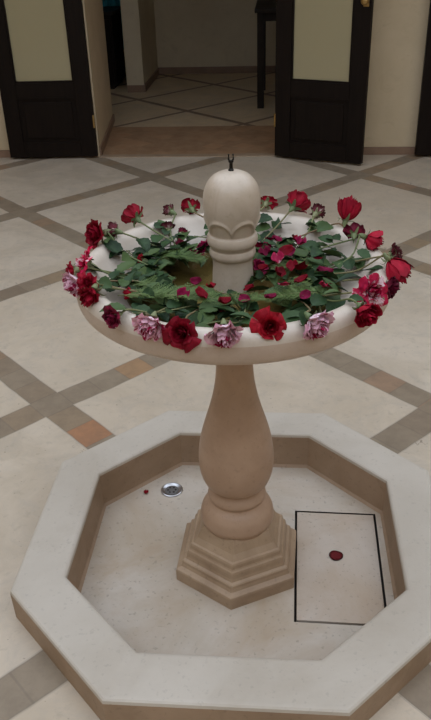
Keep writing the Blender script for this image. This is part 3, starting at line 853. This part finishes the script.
# feathery sprigs
def fern(p0, p1, width, label, arch=.01, z=.826):
    rg = random.Random(int(abs(p0[0]) * 5000) + int(abs(p1[1]) * 900))
    A = P3(p0[0], p0[1], z); B = P3(p1[0], p1[1], z + .004)
    root = thing('fern_sprig', label, 'fern', A, 0, 'feathery sprigs in the bowl')
    mid = (A + B) / 2 + Vector((rg.uniform(-.01, .01), rg.uniform(-.01, .01), arch))
    sp = spline([A, mid, B], 14)
    bm = bmesh.new(); tube(bm, [p - A for p in sp], .0013, 6, .0007); link('stem', bm, M['stem'], root, smooth=True)
    bm = bmesh.new()
    for i in range(2, len(sp) - 1):
        t = i / len(sp); q = sp[i] - A; d = (sp[i + 1] - sp[i - 1]).normalized(); sd = Vector((-d.y, d.x, 0))
        Lb = width * (sin(pi * min(1, .15 + t * .85)) ** .6) * rg.uniform(.8, 1.1)
        for s in (-1, 1):
            bd = (d * .62 + sd * s * .85 + Vector((0, 0, rg.uniform(-.05, .28)))).normalized(); nn = 7
            for k in range(nn):
                o_ = q + bd * Lb * (k + .5) / nn
                for s2 in (-1, 1):
                    ld = (bd * .8 + Vector((-bd.y, bd.x, 0)) * s2 * .8 + Vector((0, 0, rg.uniform(-.1, .3)))).normalized()
                    ll = Lb * .30 * (1 - .6 * k / nn); pw = Vector((-ld.y, ld.x, .1)).normalized() * ll * .24
                    a_ = bm.verts.new(o_); b_ = bm.verts.new(o_ + ld * ll * .5 + pw); c_ = bm.verts.new(o_ + ld * ll); d_ = bm.verts.new(o_ + ld * ll * .5 - pw)
                    bm.faces.new((a_, d_, c_, b_))
    for v in bm.verts:
        p = v.co + A; rr = sqrt(p.x ** 2 + p.y ** 2)
        zz = max(p.z, bowl_z(rr) + .003, .8055)
        if rr < .052: k_ = .052 / max(rr, .01); p.x *= k_; p.y *= k_
        v.co = Vector((p.x, p.y, zz)) - A
    link('frond', bm, M['fern'], root)
fern((.268, -156), (.172, -88), .042, 'long feathery sprig lying across the left front of the bowl', z=.838)
fern((.240, -150), (.165, -95), .034, 'feathery sprig close to the front rim under the pink roses', z=.842)
fern((.245, -172), (.14, -162), .034, 'feathery sprig pointing at the finial from the left', z=.822)
fern((.245, -34), (.165, -76), .038, 'feathery sprig lying across the right front of the bowl', z=.838)
fern((.16, -8), (.19, -62), .032, 'feathery sprig under the loose petals on the right', z=.830)
fern((.215, 150), (.10, 125), .036, 'feathery sprig behind the left of the finial', z=.826)
fern((.23, 12), (.09, 20), .030, 'feathery sprig pointing at the finial from the right', z=.822)
fern((.21, -112), (.16, -60), .028, 'short feathery sprig just inside the middle of the front rim', z=.832)

# leafy rose cuttings without a head
def cutting(p0, p1, n, label, z=.824, Lr=(.034, .056), up=.0):
    rg = random.Random(int(p0[1] * 3) + int(p0[0] * 700) + int(p1[1]))
    A = P3(p0[0], p0[1], max(z, bowl_z(p0[0]) + .006)); B = P3(p1[0], p1[1], z)
    root = thing('rose_cutting', label, 'leafy stem', A, 0, 'leafy rose stems in the bowl')
    mid = (A + B) / 2 + Vector((rg.uniform(-.015, .015), rg.uniform(-.015, .015), .006))
    sp = spline([A, mid, B], 10)
    bm = bmesh.new(); tube(bm, [p - A for p in sp], .0017, 6, .0012); link('stem', bm, M['stem'], root, smooth=True)
    for k in range(n):
        i = max(1, min(len(sp) - 2, int(len(sp) * (k + rg.random()) / n)))
        dd = sp[i + 1] - sp[i - 1]; hd = atan2(dd.y, dd.x) + rg.choice((-1, 1)) * rg.uniform(.3, 1.6)
        L = rg.uniform(*Lr)
        add_leaf(root, A, sp[i] + Vector((cos(hd), sin(hd), 0)) * L * .18 + Vector((0, 0, .002)), hd, L, rg, pitch=rg.uniform(-.1, .35) + up)
cuts = [((.285, 150), (.18, 160), 8, 'leafy stem from the upper left rim towards the finial'),
        ((.27, 140), (.15, 120), 8, 'leafy stem along the upper left inside of the bowl'),
        ((.27, 166), (.17, 172), 8, 'leafy stem lying at the far left inside of the bowl'),
        ((.275, -172), (.15, -160), 8, 'leafy stem just inside the left rim below the ragged red rose'),
        ((.25, -158), (.17, -128), 7, 'leafy stem just inside the left front rim'),
        ((.24, 122), (.17, 142), 8, 'leafy stem behind the left of the finial near the small withered rose'),
        ((.27, 109), (.20, 96), 5, 'leafy stem reaching up the far wall left of the finial'),
        ((.27, 62), (.15, 50), 7, 'leafy stem reaching up the far wall right of the finial'),
        ((.26, 48), (.14, 30), 8, 'leafy stem along the far right inside of the bowl'),
        ((.28, 28), (.16, 14), 8, 'leafy stem from the upper right rim towards the finial'),
        ((.285, 12), (.17, -4), 8, 'dark leafy stem just inside the right rim'),
        ((.275, -8), (.16, -22), 8, 'leafy stem inside the right rim beside the magenta rose'),
        ((.25, -28), (.14, -48), 7, 'leafy stem inside the right front rim'),
        ((.215, -52), (.11, -40), 6, 'leafy stem behind the striped rose on the front right'),
        ((.20, -85), (.09, -110), 6, 'leafy stem in front of the finial neck'),
        ((.22, -118), (.12, -140), 6, 'leafy stem behind the deep crimson rose on the front left'),
        ((.13, 5), (.07, -30), 6, 'short leafy stem close to the right of the finial neck'),
        ((.272, -142), (.205, -106), 6, 'leafy stem pressed against the left front wall of the bowl'),
        ((.262, -112), (.215, -82), 6, 'leafy stem pressed against the middle front wall of the bowl'),
        ((.262, -74), (.21, -46), 6, 'leafy stem pressed against the front wall below the scarlet rose'),
        ((.265, -50), (.20, -22), 6, 'leafy stem pressed against the right front wall of the bowl'),
        ((.19, 80), (.10, 70), 5, 'short leafy stem directly behind the finial neck')]
for p0_, p1_, n_, lb_ in cuts: cutting(p0_, p1_, n_ + 3, lb_)

# ------------------------------------------------------------ light and camera
w = bpy.data.worlds.new('sky'); bpy.context.scene.world = w; w.use_nodes = True
nt = w.node_tree; bg = nt.nodes['Background']
tc = N(nt, 'ShaderNodeTexCoord'); sp_ = N(nt, 'ShaderNodeSeparateXYZ'); nt.links.new(tc.outputs['Generated'], sp_.inputs[0])
nt.links.new(ramp(nt, sp_.outputs[2], [(0., (.60, .69, .86)), (.5, (.80, .88, 1.03)), (1., (.87, .94, 1.05))]), bg.inputs[0])
bg.inputs[1].default_value = 1.0

cam = bpy.data.cameras.new('camera'); co = bpy.data.objects.new('camera', cam); C.objects.link(co)
Rv = Vector((.99947736, -.01623869, -.02795184)); Uv = Vector((.03232647, .50207156, .8642217)); Fv = Vector((0, .86467361, -.5023341))
mw = Matrix.Identity(4)
for i in range(3): mw[i][0], mw[i][1], mw[i][2] = Rv[i], Uv[i], -Fv[i]
mw[0][3], mw[1][3], mw[2][3] = -.04480845, -1.56433616, 1.51998592
co.matrix_world = mw
cam.sensor_fit = 'VERTICAL'; cam.sensor_height = 24; cam.lens = 24 * 766.56 / 720; cam.clip_start = .02
bpy.context.scene.camera = co
vs_ = bpy.context.scene.view_settings
vs_.view_transform = 'Standard'; vs_.look = 'None'; vs_.exposure = .85; vs_.gamma = 1; vs_.use_curve_mapping = False
